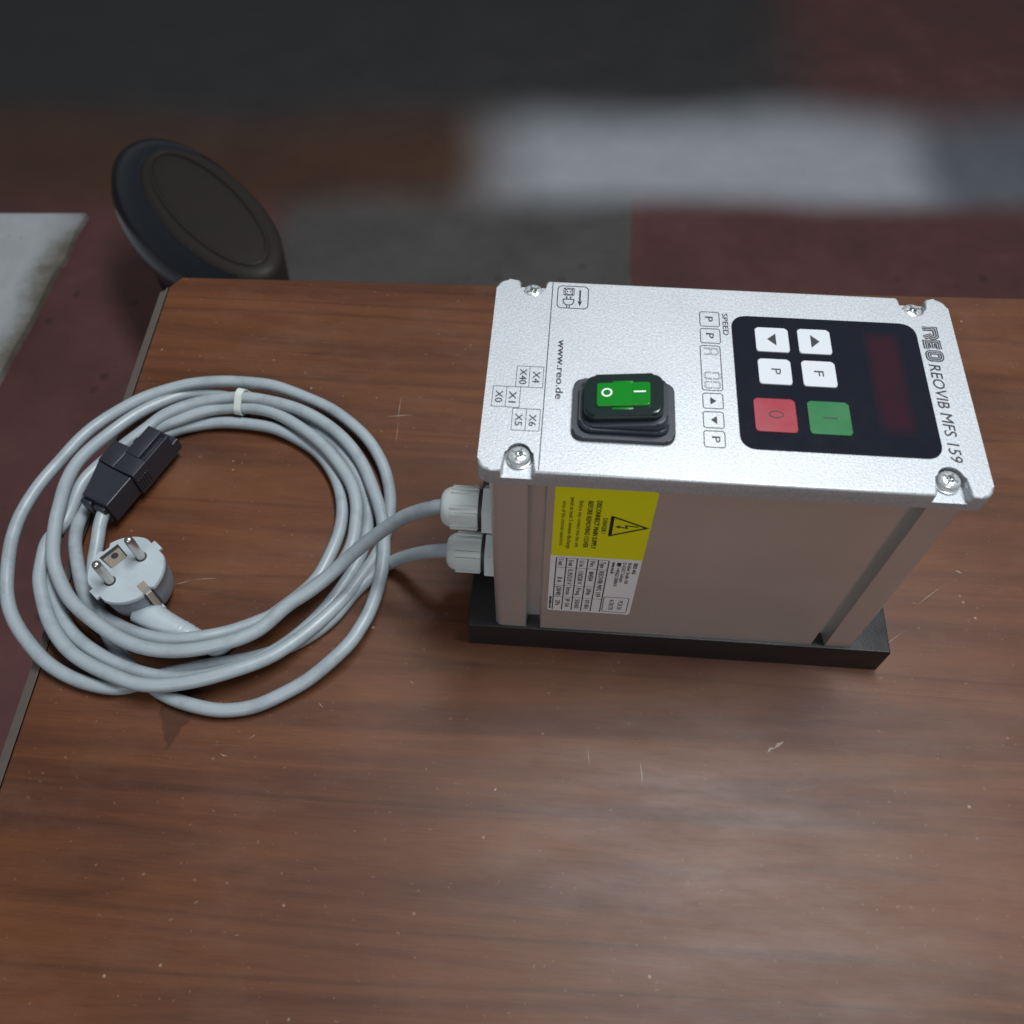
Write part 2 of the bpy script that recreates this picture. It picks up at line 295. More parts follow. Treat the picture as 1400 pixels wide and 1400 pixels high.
CABLE_B = [(-12.9, 30.2, 42.0), (-23.0, 29.5, 42.0), (-31.5, 30.9, 37.0), (-41.3, 34.5, 27.0), (-52.9, 38.8, 13.0), (-63.5, 37.0, 4.0), (-71.0, 27.3, 4.0), (-77.6, 18.4, 4.0), (-85.1, 4.7, 4.0), (-100.1, -9.9, 4.0), (-121.1, -20.9, 4.0), (-139.4, -25.5, 4.0), (-154.0, -28.9, 4.0), (-167.1, -33.1, 4.0), (-178.1, -39.1, 4.0), (-188.0, -42.9, 5.0), (-200.3, -41.8, 5.0), (-212.5, -38.7, 5.0), (-225.7, -33.2, 5.0), (-236.3, -26.6, 5.0), (-248.3, -16.7, 5.0), (-257.7, -5.8, 5.0), (-264.2, 6.0, 6.0), (-267.5, 16.0, 7.0), (-272.5, 32.3, 7.0), (-274.0, 46.4, 8.0), (-273.5, 59.7, 8.0), (-269.6, 77.6, 9.0), (-262.8, 94.3, 9.0), (-255.1, 109.8, 10.0), (-246.6, 123.7, 10.0), (-236.4, 133.3, 11.0), (-225.7, 142.1, 11.0), (-210.9, 150.1, 11.0), (-198.6, 154.5, 11.0), (-179.4, 157.6, 11.0), (-159.8, 157.2, 11.0), (-145.9, 155.2, 11.0), (-127.9, 149.6, 10.0), (-113.7, 143.9, 9.0), (-99.6, 134.8, 8.0), (-84.6, 122.2, 7.0), (-74.7, 108.0, 5.0), (-68.9, 94.9, 4.0), (-65.1, 81.3, 4.0), (-64.1, 68.4, 4.0), (-65.0, 54.7, 4.0), (-67.9, 44.1, 4.0), (-71.8, 33.1, 5.0), (-79.2, 16.8, 7.0), (-91.3, -1.5, 9.0), (-105.8, -17.9, 11.0), (-117.4, -26.4, 12.0), (-131.3, -33.7, 13.0), (-146.1, -39.0, 13.0), (-161.4, -42.1, 13.0), (-170.0, -42.3, 13.0), (-177.7, -41.7, 13.0), (-187.0, -39.6, 13.0), (-199.6, -35.0, 12.0), (-213.0, -28.3, 12.0), (-224.2, -19.7, 12.0), (-234.4, -8.7, 12.0), (-241.1, 3.3, 12.0), (-245.7, 13.6, 12.0), (-248.1, 22.4, 12.0), (-249.6, 31.1, 12.0), (-250.0, 39.1, 11.0), (-246.5, 45.6, 11.0), (-244.6, 53.4, 11.0), (-244.5, 63.3, 11.0), (-244.0, 74.4, 11.0), (-239.9, 85.5, 11.0), (-233.6, 95.8, 12.0), (-227.1, 104.8, 12.0), (-217.1, 115.6, 13.0), (-211.0, 123.6, 14.0), (-203.6, 128.9, 15.0), (-192.4, 135.9, 15.0), (-180.1, 138.8, 16.0), (-164.0, 140.8, 17.0), (-150.7, 140.8, 16.0), (-136.9, 137.8, 16.0), (-123.7, 133.9, 15.0), (-109.5, 126.2, 14.0), (-95.3, 114.8, 13.0), (-83.6, 101.4, 12.0), (-76.1, 86.9, 12.0), (-70.0, 72.8, 12.0), (-65.9, 61.9, 12.0), (-62.4, 47.4, 12.0), (-61.3, 34.2, 12.0), (-62.4, 20.7, 12.0), (-64.3, 5.4, 12.0), (-68.0, -4.9, 12.0), (-72.0, -12.2, 11.0), (-80.9, -23.0, 10.0), (-91.5, -33.2, 8.0), (-102.2, -39.9, 6.0), (-114.6, -46.6, 5.0), (-129.9, -49.7, 4.0), (-140.8, -49.7, 4.0), (-152.8, -47.4, 4.0), (-165.5, -42.9, 4.0), (-177.1, -35.8, 4.0), (-188.7, -27.3, 4.0), (-199.0, -18.2, 4.0), (-208.1, -6.1, 4.0), (-214.9, 6.0, 5.0), (-219.1, 17.5, 8.0), (-221.3, 29.5, 11.0), (-222.0, 39.0, 13.0), (-223.1, 48.8, 14.0), (-222.7, 56.4, 15.0)]
STAINS = [[(-169.8, -52.6), (-150.0, -51.2), (-150.7, -57.0), (-149.6, -63.7), (-150.5, -69.8), (-151.5, -73.1), (-153.1, -74.0), (-154.6, -71.2), (-153.7, -67.8), (-158.8, -62.9), (-164.2, -57.2)], [(-148.0, -71.0), (-147.0, -70.6), (-146.3, -73.1), (-147.3, -73.6)], [(-143.8, -70.0), (-142.7, -69.9), (-141.6, -72.4), (-142.5, -73.2)]]
SCRATCHES = [((-77.8, 144.9), (-60.7, 147.8), 0.5), ((-70.6, 163.0), (-70.1, 142.5), 0.35), ((-69.6, 142.6), (-68.8, 124.0), 0.3), ((-177.8, 20.5), (-168.8, 23.9), 0.4), ((-168.8, 23.9), (-153.6, 26.3), 0.35), ((79.3, -59.2), (80.3, -71.9), 0.7), ((53.1, -53.7), (54.5, -64.5), 0.4), ((142.1, -51.0), (146.3, -47.8), 1.6), ((151.0, -44.5), (145.6, -48.6), 1.8), ((194.6, 49.9), (200.4, 45.8), 0.6), ((254.0, 59.6), (258.1, 58.0), 0.8), ((-85.2, -40.8), (-82.0, -43.7), 0.4), ((8.4, -79.2), (9.7, -77.3), 0.9), ((228.0, 35.2), (246.2, 49.9), 0.25), ((196.0, 1.2), (221.9, 21.8), 0.3), ((-116.4, -62.1), (-112.6, -59.2), 0.3), ((-39.9, -25.7), (-37.3, -27.9), 0.4), ((-129.2, -70.4), (-124.5, -71.6), 0.5)]
TIE_C = (-163.7, 143.9, 0)
SEAT = (-0.4992, 0.8349, -0.1195, 0.1278, 0.0509, 0.0476)
RIM = (-0.556, 0.8685, -0.1317, 0.1607, 0.0705, 0.0578)
LEAD = [(-0.1859, -0.0005, 0.009), (-0.1766, -0.0053, 0.0088), (-0.1691, -0.0085, 0.0086), (-0.1614, -0.0113, 0.0078), (-0.154, -0.0141, 0.0068), (-0.1464, -0.017, 0.006)]
TIE_PROF = [(8.71, 4.0), (8.66, 4.65), (8.51, 5.28), (8.26, 5.88), (1.18, 18.94), (0.76, 19.43), (0.26, 19.86), (-0.29, 20.2), (-0.89, 20.45), (-1.53, 20.6), (-2.18, 20.65), (-2.82, 20.6), (-3.46, 20.45), (-4.06, 20.2), (-4.61, 19.86), (-9.81, 14.93), (-10.23, 14.44), (-10.57, 13.88), (-10.82, 13.28), (-10.97, 12.65), (-11.02, 12.0), (-10.97, 11.35), (-10.82, 10.72), (-10.57, 10.12), (-10.23, 9.56), (-9.81, 9.07), (-9.31, 8.64), (2.68, 0.3), (3.28, 0.2), (3.91, 0.2), (4.56, 0.2), (5.21, 0.2), (5.84, 0.2), (6.44, 0.3), (7.0, 0.64), (7.49, 1.07), (7.92, 1.56), (8.26, 2.12), (8.51, 2.72), (8.66, 3.35)]
# ------------------------------------------------------------------ floor and far surroundings
FZ = -0.75
def make_floor():
    m = mat("painted_concrete_floor", (0.06, 0.055, 0.05), 0.6); t = NT(m)
    sep = t.n('ShaderNodeSeparateXYZ'); t.l(t.tc.outputs['Object'], sep.inputs[0]); x, y = sep.outputs[0], sep.outputs[1]
    v = t.mapping((1, 1, 1)); wob = t.math('MULTIPLY', t.math('SUBTRACT', t.noise(v, 1.6, 2, 0.4), 0.5), 0.22)
    wob2 = t.math('MULTIPLY', t.math('SUBTRACT', t.noise(v, 5.0, 3, 0.5), 0.5), 0.02)
    yw = t.math('ADD', t.math('SUBTRACT', y, t.math('MULTIPLY', x, 0.066)), wob); xw = t.math('ADD', x, wob)
    def step(val, a, b):
        mr = t.n('ShaderNodeMapRange'); mr.interpolation_type = 'SMOOTHSTEP'; mr.inputs[1].default_value = a; mr.inputs[2].default_value = b; t.l(val, mr.inputs[0]); return mr.outputs[0]
    n = t.noise(v, 7, 6, 0.65)
    red = t.ramp(n, [(0.3, (0.085, 0.034, 0.033)), (0.6, (0.125, 0.045, 0.044)), (0.8, (0.15, 0.075, 0.07))])
    grey = t.ramp(n, [(0.3, (0.078, 0.070, 0.067)), (0.7, (0.105, 0.096, 0.092))])
    darkgrey = t.ramp(n, [(0.3, (0.031, 0.029, 0.030)), (0.7, (0.044, 0.041, 0.041))])
    brown = t.ramp(n, [(0.3, (0.068, 0.028, 0.014)), (0.7, (0.090, 0.040, 0.020))])
    pale = t.ramp(n, [(0.3, (0.40, 0.42, 0.455)), (0.7, (0.46, 0.485, 0.52))])
    slate = t.ramp(n, [(0.3, (0.13, 0.14, 0.16)), (0.7, (0.16, 0.175, 0.195))])
    xe = t.math('ADD', x, wob2)
    near = t.mix(step(xe, 0.150, 0.160), grey, red)                     # painted red from here on
    near = t.mix(step(xw, -0.60, -0.50), red, near)                     # red paint left of the table too
    far = t.mix(step(xw, -0.28, 0.0), brown, pale)                    # invented brown and pale zones on the unseen floor farther back
    far = t.mix(step(xw, 0.70, 0.86), far, slate)  # made-up slate zone to the right of the pale one
    back = t.mix(step(xw, 0.38, 0.66), darkgrey, red)  # made-up dark grey and red tones beyond, where no floor is seen
    c = t.mix(step(yw, 1.22, 1.36), near, far)
    c = t.mix(step(yw, 1.44, 1.70), c, back)
    sp = t.voro(v, 14); spm = t.ramp(sp, [(0.07, bw(1)), (0.16, bw(0))])
    c = t.mix(t.math('MULTIPLY', t.math('MULTIPLY', spm, 0.55), t.math('SUBTRACT', 1.0, step(yw, 1.0, 1.25))), c, (0.03, 0.014, 0.015))
    t.color(c); t.rough(t.ramp(n, [(0.3, bw(0.5)), (0.7, bw(0.7))])); t.bump(t.noise(v, 120, 4), 0.2, 0.002)
    return m
bm = bmesh.new(); bmesh.ops.create_grid(bm, x_segments=8, y_segments=8, size=8)
fl = obj("floor", bm, make_floor()); fl.location = (0, 0, FZ); tag(fl, kind='structure')
def make_conc():
    m = mat("pale_concrete", (0.4, 0.4, 0.4), 0.75); t = NT(m); v = t.mapping((1, 1, 1)); n = t.noise(v, 9, 6, 0.7)
    c = t.ramp(n, [(0.3, (0.44, 0.45, 0.47)), (0.7, (0.60, 0.62, 0.65))])
    sep = t.n('ShaderNodeSeparateXYZ'); t.l(t.tc.outputs['Object'], sep.inputs[0])
    d = t.math('ADD', sep.outputs[0], t.math('MULTIPLY', t.math('SUBTRACT', n, 0.5), 0.16))
    mr = t.n('ShaderNodeMapRange'); mr.interpolation_type = 'SMOOTHSTEP'; mr.inputs[1].default_value = -0.075; mr.inputs[2].default_value = 0.01; t.l(d, mr.inputs[0])
    c = t.mix(mr.outputs[0], c, (0.15, 0.13, 0.10))
    sp = t.voro(v, 26); c = t.mix(t.math('MULTIPLY', t.ramp(sp, [(0.05, bw(1)), (0.09, bw(0))]), 0.7), c, (0.06, 0.06, 0.06))
    t.color(c); t.bump(n, 0.3, 0.004); return m
bm = bmesh.new(); e = [(-3, -2)]
y = -2.0
pts = [(-0.965, -2.0)]
while y < 1.13:
    y += 0.06; pts.append((-0.968+0.032*(y-0.75)+random.uniform(-0.0035, 0.0035), y))
prism(bm, [(-4, 0.98), (-4, -2.0)]+pts, FZ, FZ+0.014, 0.004, 2)
st = obj("concrete_step", bm, make_conc()); tag(st, kind='structure')
for v in st.data.vertices: v.co.x += 0.955; v.co.z -= 0
st.location.x = -0.932

# ------------------------------------------------------------------ table
tb = empty("table", "dark brown varnished wooden table with worn top under the metal control box", "table", (0.2, -0.1, FZ))
C0 = Vector((-0.2455, 0.2575)); DX = Vector((0.99945, 0.0315)); DYL = Vector((0.038, -0.9993))
A = C0; B = C0+DX*1.15; D = C0+DYL*0.78; E_ = B+Vector((0.02, -0.76))
ch = 0.010
top = [tuple(A+DYL*ch), tuple(A+DX*ch), tuple(B), tuple(E_), tuple(D)]
bm = bmesh.new(); prism(bm, [tuple(p) for p in (A+DYL*ch, A+DX*ch*0.7, B, E_, D)], -0.028, 0.0, 0.0012, 2)
obj("tabletop", bm, M['wood'], tb, True, 30)
# edge strip: a grey moulding along the left side, sloping down and away
bm = bmesh.new(); nL = Vector((-0.9993, -0.038))
sec = [(0.0004, -0.0005), (0.0022, -0.0012), (0.0034, -0.0030), (0.0048, -0.0036), (0.0080, -0.0052), (0.0092, -0.0080), (0.0094, -0.026), (0.0004, -0.028)]
ra = [bm.verts.new((*(A+DYL*ch+nL*a), z)) for a, z in sec]; rb = [bm.verts.new((*(D+nL*a), z)) for a, z in sec]
for i in range(len(sec)-1): bm.faces.new((ra[i], ra[i+1], rb[i+1], rb[i]))
bm.faces.new(ra); bm.faces.new(rb[::-1])
obj("edge_strip", bm, M['edge'], tb, True, 30)
bm = bmesh.new(); q0 = A+DX*0.06+DYL*0.07; 
box(bm, -0.19, 0.86, -0.47, 0.215, -0.10, -0.0285); obj("apron", bm, M['wood'], tb)
for lx, ly in ((-0.15, 0.18), (0.82, 0.18), (-0.15, -0.43), (0.82, -0.43)):
    bm = bmesh.new(); box(bm, lx-0.025, lx+0.025, ly-0.025, ly+0.025, FZ, -0.1005, 0); obj("leg", bm, M['wood'], tb)
# scratches on the top
def on_table(name, pts, m, h=0.00008):
    bm = bmesh.new(); lo = [bm.verts.new((x*MM, y*MM, 0.00002)) for x, y in pts]; hi = [bm.verts.new((x*MM, y*MM, h)) for x, y in pts]
    n = len(pts); bm.faces.new(hi)
    for i in range(n): bm.faces.new((lo[i], lo[(i+1) % n], hi[(i+1) % n], hi[i]))
    return obj(name, bm, m, tb)
def line_pts(a, b, w):
    a = Vector(a); b = Vector(b); d = (b-a).normalized(); n = Vector((-d.y, d.x))*w/2; mid = (a+b)/2+n*random.uniform(-1.5, 1.5)
    return [tuple(a), tuple(mid-n), tuple(b), tuple(mid+n)]
for a, b, w in SCRATCHES: on_table("scratch", line_pts(a, b, w), M['scratch'], 0.00006)

# ------------------------------------------------------------------ stool behind the table
so = empty("stool", "glossy black plastic stool with dark brown seat, standing on the floor behind the table's corner", "stool", (SEAT[0], SEAT[1], FZ))
def loft(bm, secs, cap=True):
    rr = [[bm.verts.new((x, y, z)) for x, y in ps] for ps, z in secs]
    for a, b in zip(rr, rr[1:]):
        n = len(a)
        for i in range(n): bm.faces.new((a[i], a[(i+1) % n], b[(i+1) % n], b[i]))
    if cap: bm.faces.new(rr[0][::-1]); bm.faces.new(rr[-1])
def oval(e, d, z, k=1.0):
    cx, cy, ux, uy, vx, vy = e; lu = math.hypot(ux, uy); lv = math.hypot(vx, vy); out = []
    for i in range(80):
        t = 2*math.pi*i/80; a = math.cos(t)*(k+d/lu); c = math.sin(t)*(k+d/lv); out.append((cx+ux*a+vx*c, cy+uy*a+vy*c))
    return (out, z)
sz = -0.42
bm = bmesh.new(); loft(bm, [oval(SEAT, -0.004, sz-0.07), oval(SEAT, 0.0, sz-0.012), oval(SEAT, -0.004, sz-0.003), oval(SEAT, -0.014, sz), oval(SEAT, -0.05, sz+0.002)]); obj("seat_pad", bm, M['seat'], so, True, 60)
def between(k, z):                                                   # k = 0 at the pad, 1 at the outer rim
    p, q = oval(SEAT, -0.006, 0)[0], oval(RIM, 0.0, 0)[0]
    return ([(a[0]+(c[0]-a[0])*k, a[1]+(c[1]-a[1])*k) for a, c in zip(p, q)], z)
bm = bmesh.new(); loft(bm, [between(0.0, sz-0.03), between(0.0, sz-0.010), between(0.06, sz-0.005), between(0.12, sz-0.007), between(0.17, sz-0.006), between(0.45, sz-0.012), between(0.7, sz-0.022), between(0.88, sz-0.034), between(0.98, sz-0.050), between(1.0, sz-0.066), between(0.97, sz-0.076), between(0.8, sz-0.08)], False)
obj("seat_rim", bm, M['gloss'], so, True, 60)
bm = bmesh.new(); P_ = [Vector((x, y, sz+0.0015)) for x, y in oval(SEAT, -0.022, 0)[0]]; tube(bm, P_+[P_[0], P_[1]], 0.003, 8); obj("seat_piping", bm, M['seat'], so, True, 60)
bm = bmesh.new(); loft(bm, [oval(RIM, -0.016, FZ+0.001), oval(RIM, -0.016, sz-0.071)]); obj("pedestal", bm, M['matt'], so, True, 60)

# ------------------------------------------------------------------ control box
H = 0.16206; T = 0.0086; BZ = 0.02254; YB = -0.0013
bx = empty("control_unit", "silver metal control box with keypad, green rocker switch and yellow warning label", "control unit", (0.095, 0.045, 0))
bm = bmesh.new(); box(bm, -0.0108, 0.2019, -0.0027, 0.101, 0, BZ, 0.0009); obj("mounting_plate", bm, M['plate'], bx, True, 30)
# extruded housing with two grooves in its front and back
def housing_outline():
    x0, x1, y0, y1, r = 0.0033, 0.1837, YB, 0.0975, 0.0035; g = [(0.01865, 0.0262), (0.1621, 0.16905)]; d = 0.0070; p = []
    def arc(cx, cy, a):
        for i in range(6): p.append((cx+r*math.cos(R(a+18*i)), cy+r*math.sin(R(a+18*i))))
    arc(x0+r, y0+r, 180)
    for a, b in g: p.extend([(a, y0), (a+0.0010, y0+d), (b-0.0010, y0+d), (b, y0)])
    arc(x1-r, y0+r, 270); arc(x1-r, y1-r, 0)
    for a, b in g[::-1]: p.extend([(b, y1), (b-0.001, y1-d), (a+0.001, y1-d), (a, y1)])
    arc(x0+r, y1-r, 90); return p
bm = bmesh.new(); prism(bm, housing_outline(), BZ+0.0001, H-T+0.0005); obj("housing", bm, M['alu'], bx, True, 25)
# lid: full lower tray, upper plate cut by four screw notches
LX0, LX1, LY0, LY1 = -0.0010, 0.1908, -0.0018, 0.0996
SCR = [(0.0148, 0.0941, 1), (0.0146, 0.0069, -1), (0.1762, 0.0931, 1), (0.1758, 0.0066, -1)]
def notch(cx, cy, s, wdt):
    """U cut from the edge on side s, listed in the order the outline runs"""
    r = wdt/2; e = LY1 if s > 0 else LY0
    arc = [(cx+r*math.cos(R(a)), cy-s*r*math.sin(R(a))) for a in range(0, 181, 15)]     # from +x round the inner end to -x
    fl_ = 0.0009
    q = [(cx+r+fl_, e), (cx+r, e-s*0.0016)]+arc+[(cx-r, e-s*0.0016), (cx-r-fl_, e)]
    return q
def lid_outline():
    r = 0.0055; p = []
    def arc(cx, cy, a):
        for i in range(7): p.append((cx+r*math.cos(R(a+15*i)), cy+r*math.sin(R(a+15*i))))
    arc(LX0+r, LY0+r, 180); p.extend(notch(*SCR[1], 0.0112)[::-1]); p.extend(notch(*SCR[3], 0.0118)[::-1])
    arc(LX1-r, LY0+r, 270); arc(LX1-r, LY1-r, 0); p.extend(notch(*SCR[2], 0.0108)); p.extend(notch(*SCR[0], 0.0108)); arc(LX0+r, LY1-r, 90)
    return p
ZN = H-0.0046
bm = bmesh.new(); prism(bm, rrect(LX0, LX1, LY0, LY1, 0.0055, 6), H-T, ZN, 0, 2)
prism(bm, lid_outline(), ZN, H, 0.0010, 3, bottom=False)
lid = obj("lid", bm, M['silver'], bx, True, 35)
def make_screw(cx, cy, rot):
    bm = bmesh.new(); Mx = Matrix.Translation((cx, cy, ZN+0.0001)) @ Matrix.Rotation(rot, 4, 'Z')
    lathe(bm, [(0.0046, 0), (0.0048, 0.0004), (0.0048, 0.0007), (0.0043, 0.0009), (0.0043, 0.0024), (0.0041, 0.0030), (0.0035, 0.0036), (0.0026, 0.0040), (0.0016, 0.00405), (0.0012, 0.0030), (0.0002, 0.0028)], 36, Mx)
    for k in range(4):                                                  # dark raised wings paint the shade of the cross slot; small star marks between
        Q = Mx @ Matrix.Rotation(k*math.pi/2, 4, 'Z'); box(bm, 0.0007, 0.0029, -0.00042, 0.00042, 0.0030, 0.00412, 0, Q, 1)
        Q = Mx @ Matrix.Rotation(k*math.pi/2+math.pi/4, 4, 'Z'); box(bm, 0.0018, 0.0031, -0.00012, 0.00012, 0.0030, 0.00402, 0, Q, 1)
    return obj("screw", bm, [M['zinc'], M['zincdk']], lid, True, 40)
for i, (a, b, s) in enumerate(SCR): make_screw(a, b, 0.5+i*0.7)
# print on the lid
PL = Plate(lambda u, v, h: (u*MM, v*MM, H+h))
bm = bmesh.new()
PL.stroke(bm, [(23.2, 98.6), (22.5, -0.7)], 0.38)
for r in ((11.0, 21.8, 39.2, 50.1, 16.3, 16.2), (2.15, 13.1, 28.65, 39.1, 7.65, 7.6), (10.75, 21.6, 17.5, 28.2, 16.2, 16.2)):
    PL.stroke(bm, [(r[0], r[2]), (r[1], r[2]), (r[1], r[3]), (r[0], r[3])], 0.24, True); PL.stroke(bm, [(r[4], r[2]), (r[5], r[3])], 0.24)
for s_, u0, u1, v0, v1 in (("X40", 12.3, 15.3, 40.6, 48.6), ("X4", 17.6, 20.6, 41.6, 47.6), ("X0", 3.4, 6.4, 30.8, 36.8), ("X1", 8.8, 11.8, 31.0, 36.6), ("X5", 12.0, 15.0, 19.8, 25.6), ("X6", 17.4, 20.4, 19.8, 25.6)):
    PL.text(bm, s_, u0, u1, v0, v1, bold=0.006)
PL.text(bm, "www.reo.de", 27.1, 30.2, 34.0, 65.4, bold=0.011)
obj("printed_lettering", bm, M['ink'], lid)
# plug pictogram
bm = bmesh.new(); PL.stroke(bm, rrect(25.5, 38.6, 83.7, 96.8, 2.0, 5), 0.42, True)
PL.stroke(bm, rrect(28.1, 32.5, 91.3, 95.6, 0.5, 3), 0.32, True); PL.ring(bm, 30.3, 93.4, 1.65, 0.38); PL.disc(bm, 29.6, 93.5, 0.36); PL.disc(bm, 31.0, 93.5, 0.36)
for a in (0.8, 2.35, 3.93, 5.5): PL.stroke(bm, [(30.3+1.7*math.cos(a), 93.4+1.7*math.sin(a)), (30.3+2.6*math.cos(a), 93.4+2.6*math.sin(a))], 0.5)
PL.stroke(bm, [(28.0, 88.9), (28.0, 87.4), (28.6, 86.1), (29.6, 85.6), (31.0, 85.6), (32.0, 86.1), (32.5, 87.4), (32.5, 88.9)], 0.46, True)
for u in (29.4, 31.1): PL.stroke(bm, [(u, 90.6), (u, 89.0)], 0.6)
for u in (29.6, 30.7): PL.stroke(bm, [(u, 85.4), (u, 83.9)], 0.4)
PL.stroke(bm, [(35.1, 94.6), (35.1, 87.2)], 0.75); PL.poly(bm, [(34.1, 87.9), (36.1, 87.9), (35.1, 85.2)])
obj("plug_symbol", bm, M['ink'], lid)
# speed row of symbols
bm = bmesh.new()
for u0, u1, v0, v1 in ((85.8, 93.9, 77.2, 85.4), (85.7, 93.8, 67.8, 75.8), (85.3, 93.4, 42.6, 66.3), (85.3, 93.2, 33.4, 41.0), (85.1, 93.0, 23.8, 31.7), (85.0, 93.0, 14.5, 22.3)):
    PL.stroke(bm, rrect(u0, u1, v0, v1, 1.0, 4), 0.36, True)
for v0, v1 in ((79.9, 82.7), (70.5, 73.3), (16.9, 19.7)): PL.text(bm, "P", 88.0, 91.4, v0, v1, bold=0.006)
PL.poly(bm, [(88.2, 39.2), (90.6, 37.2), (88.2, 35.2)]); PL.poly(bm, [(90.4, 29.7), (88.0, 27.7), (90.4, 25.7)])
def seg7(v_top, on, u0=86.6, hgt=5.8, wd=3.2, w=0.26):
    u1 = u0+hgt; um = (u0+u1)/2; vb = v_top-wd; g = 0.35
    L = {'a': ((u1, v_top-g), (u1, vb+g)), 'g': ((um, v_top-g), (um, vb+g)), 'd': ((u0, v_top-g), (u0, vb+g)), 'f': ((um+g, v_top), (u1-g, v_top)), 'b': ((um+g, vb), (u1-g, vb)), 'e': ((u0+g, v_top), (um-g, v_top)), 'c': ((u0+g, vb), (um-g, vb))}
    for k in on:
        (a, b), (c, d) = L[k]
        dx, dy = c-a, d-b; n = math.hypot(dx, dy); px, py = -dy/n*0.26, dx/n*0.26
        PL.stroke(bm, [(a+px, b+py), (c+px, d+py), (c-px, d-py), (a-px, b-py)], 0.14, True)
seg7(64.8, 'abgfec'); seg7(51.8, 'abdfec'); seg7(47.0, 'abdfec')
PL.text(bm, "SPEED", 95.2, 97.6, 72.6, 84.9, bold=0.006)
obj("speed_symbols", bm, M['ink'], lid)
# maker's name
bm = bmesh.new()
PL.text(bm, "REOVIB MFS 159", 177.2, 181.9, 13.6, 62.2, bold=0.006, shear=0.12)
for w, mi, hb in ((2.30, 0, 0.00012), (1.15, 1, 0.00016), (0.62, 0, 0.00020)):
    u0, u1 = 177.9, 182.9; sl = lambda u: (u-177.9)*0.12
    Rr = [(u0, 82.0), (u1, 82.0), (u1, 78.2), (u1-0.8, 77.0), (u0+2.9, 77.0), (u0+2.3, 78.2), (u0+2.3, 80.2)]
    PL.stroke(bm, [(u0, 81.9), (u1, 81.9), (u1, 77.9), (u1-0.9, 77.0), (u0+3.0, 77.0), (u0+2.4, 78.0), (u0, 76.9)], w, False, mi, hb)
    PL.stroke(bm, [(u1, 70.7), (u1, 74.4), (u0, 74.4), (u0, 70.7)], w, False, mi, hb+0.000006)
    PL.stroke(bm, [(u0+2.5, 74.4), (u0+2.5, 71.2)], w, False, mi, hb+0.000012)
    PL.stroke(bm, rrect(u0, u1, 65.0, 68.8, 1.1, 3), w, True, mi, hb+0.000018)
obj("maker_lettering", bm, [M['ink'], M['silver']], lid)

# keypad: dark film, display window, six keys
bm = bmesh.new(); K0 = H+0.00005; K1 = H+0.00045
vs = prism(bm, rrect(0.0988, 0.1748, 0.0146, 0.0838, 0.006, 8), K0, K1, 0.0002, 2)
kp = obj("keypad", bm, M['panel'], bx, True, 30)
bm = bmesh.new(); prism(bm, rrect(0.1515, 0.1680, 0.0232, 0.0790, 0.0008, 3), K1, K1+0.00006); obj("display_window", bm, M['window'], kp)
PK = Plate(lambda u, v, h: (u*MM, v*MM, K1+0.00048+h), 0.00003)
def key(u0, u1, v0, v1, m, draw):
    bm = bmesh.new(); prism(bm, rrect(u0*MM, u1*MM, v0*MM, v1*MM, 0.0013, 5), K1+0.00001, K1+0.00048, 0.0004, 3); draw(bm)
    return obj("key", bm, [m, M['ink']], kp, True, 30)
key(108.1, 121.6, 64.0, 77.2, M['key'], lambda b: PK.poly(b, [(116.4, 74.0), (112.8, 70.8), (116.4, 67.4)], 1))
key(125.5, 138.7, 64.0, 77.4, M['key'], lambda b: PK.poly(b, [(130.6, 74.2), (134.2, 70.8), (130.6, 67.2)], 1))
key(108.1, 121.1, 46.8, 60.0, M['key'], lambda b: PK.text(b, "P", 113.2, 117.2, 51.9, 54.9, 1, 0.002))
key(125.5, 138.8, 46.7, 60.0, M['key'], lambda b: PK.text(b, "F", 130.2, 134.2, 52.0, 54.8, 1, 0.002))
key(104.9, 121.0, 22.9, 39.2, M['keyred'], lambda b: PK.stroke(b, [(113.3+2.7*math.cos(2*math.pi*i/24), 31.4+1.6*math.sin(2*math.pi*i/24)) for i in range(24)], 0.5, True, 1))
key(125.7, 141.8, 23.0, 39.1, M['keygreen'], lambda b: PK.stroke(b, [(131.2, 31.0), (136.8, 31.0)], 0.6, False, 1))

# rocker switch in its rubber boot
bm = bmesh.new(); prism(bm, rrect(0.0341, 0.0739, 0.0140, 0.0437, 0.0042, 8), H+0.00005, H+0.0021, 0.0008, 3)
def tilt(h): return Matrix.Translation((0.0535, 0.0292, H+h)) @ Matrix.Rotation(-R(7.0), 4, 'Y') @ Matrix.Translation((-0.0535, -0.0292, 0))
prism(bm, rrect(0.0365, 0.0714, 0.0163, 0.0417, 0.0048, 8), H+0.0018, H+0.0044, 0.0012, 3)
prism(bm, rrect(0.0372, 0.0706, 0.0172, 0.0410, 0.0048, 8), -0.0030, 0.0012, 0.0012, 3, tilt(0.0055))
bt = obj("switch_boot", bm, M['rubber'], bx, True, 40)
bm = bmesh.new(); TB = tilt(0.0072); prism(bm, rrect(0.0384, 0.0686, 0.0192, 0.0394, 0.0044, 8), -0.0010, 0.0036, 0.0011, 3, TB); obj("switch_frame", bm, M['frame'], bt, True, 40)
bm = bmesh.new(); prism(bm, rrect(0.0432, 0.0636, 0.0232, 0.0346, 0.0011, 4), 0.0030, 0.0045, 0.0005, 3, TB)
for y0, y1 in ((0.0348, 0.0358), (0.0219, 0.0229)): box(bm, 0.0492, 0.0572, y0, y1, 0.0030, 0.00372, 0.0001, TB, 2)
for i in range(11): x0 = 0.0570+i*0.00056; box(bm, x0, x0+0.00022, 0.0240, 0.0338, 0.0044, 0.00458, 0, TB)
PS = Plate(lambda u, v, h: TB @ Vector((u*MM, v*MM, 0.0046+h)), 0.00004)
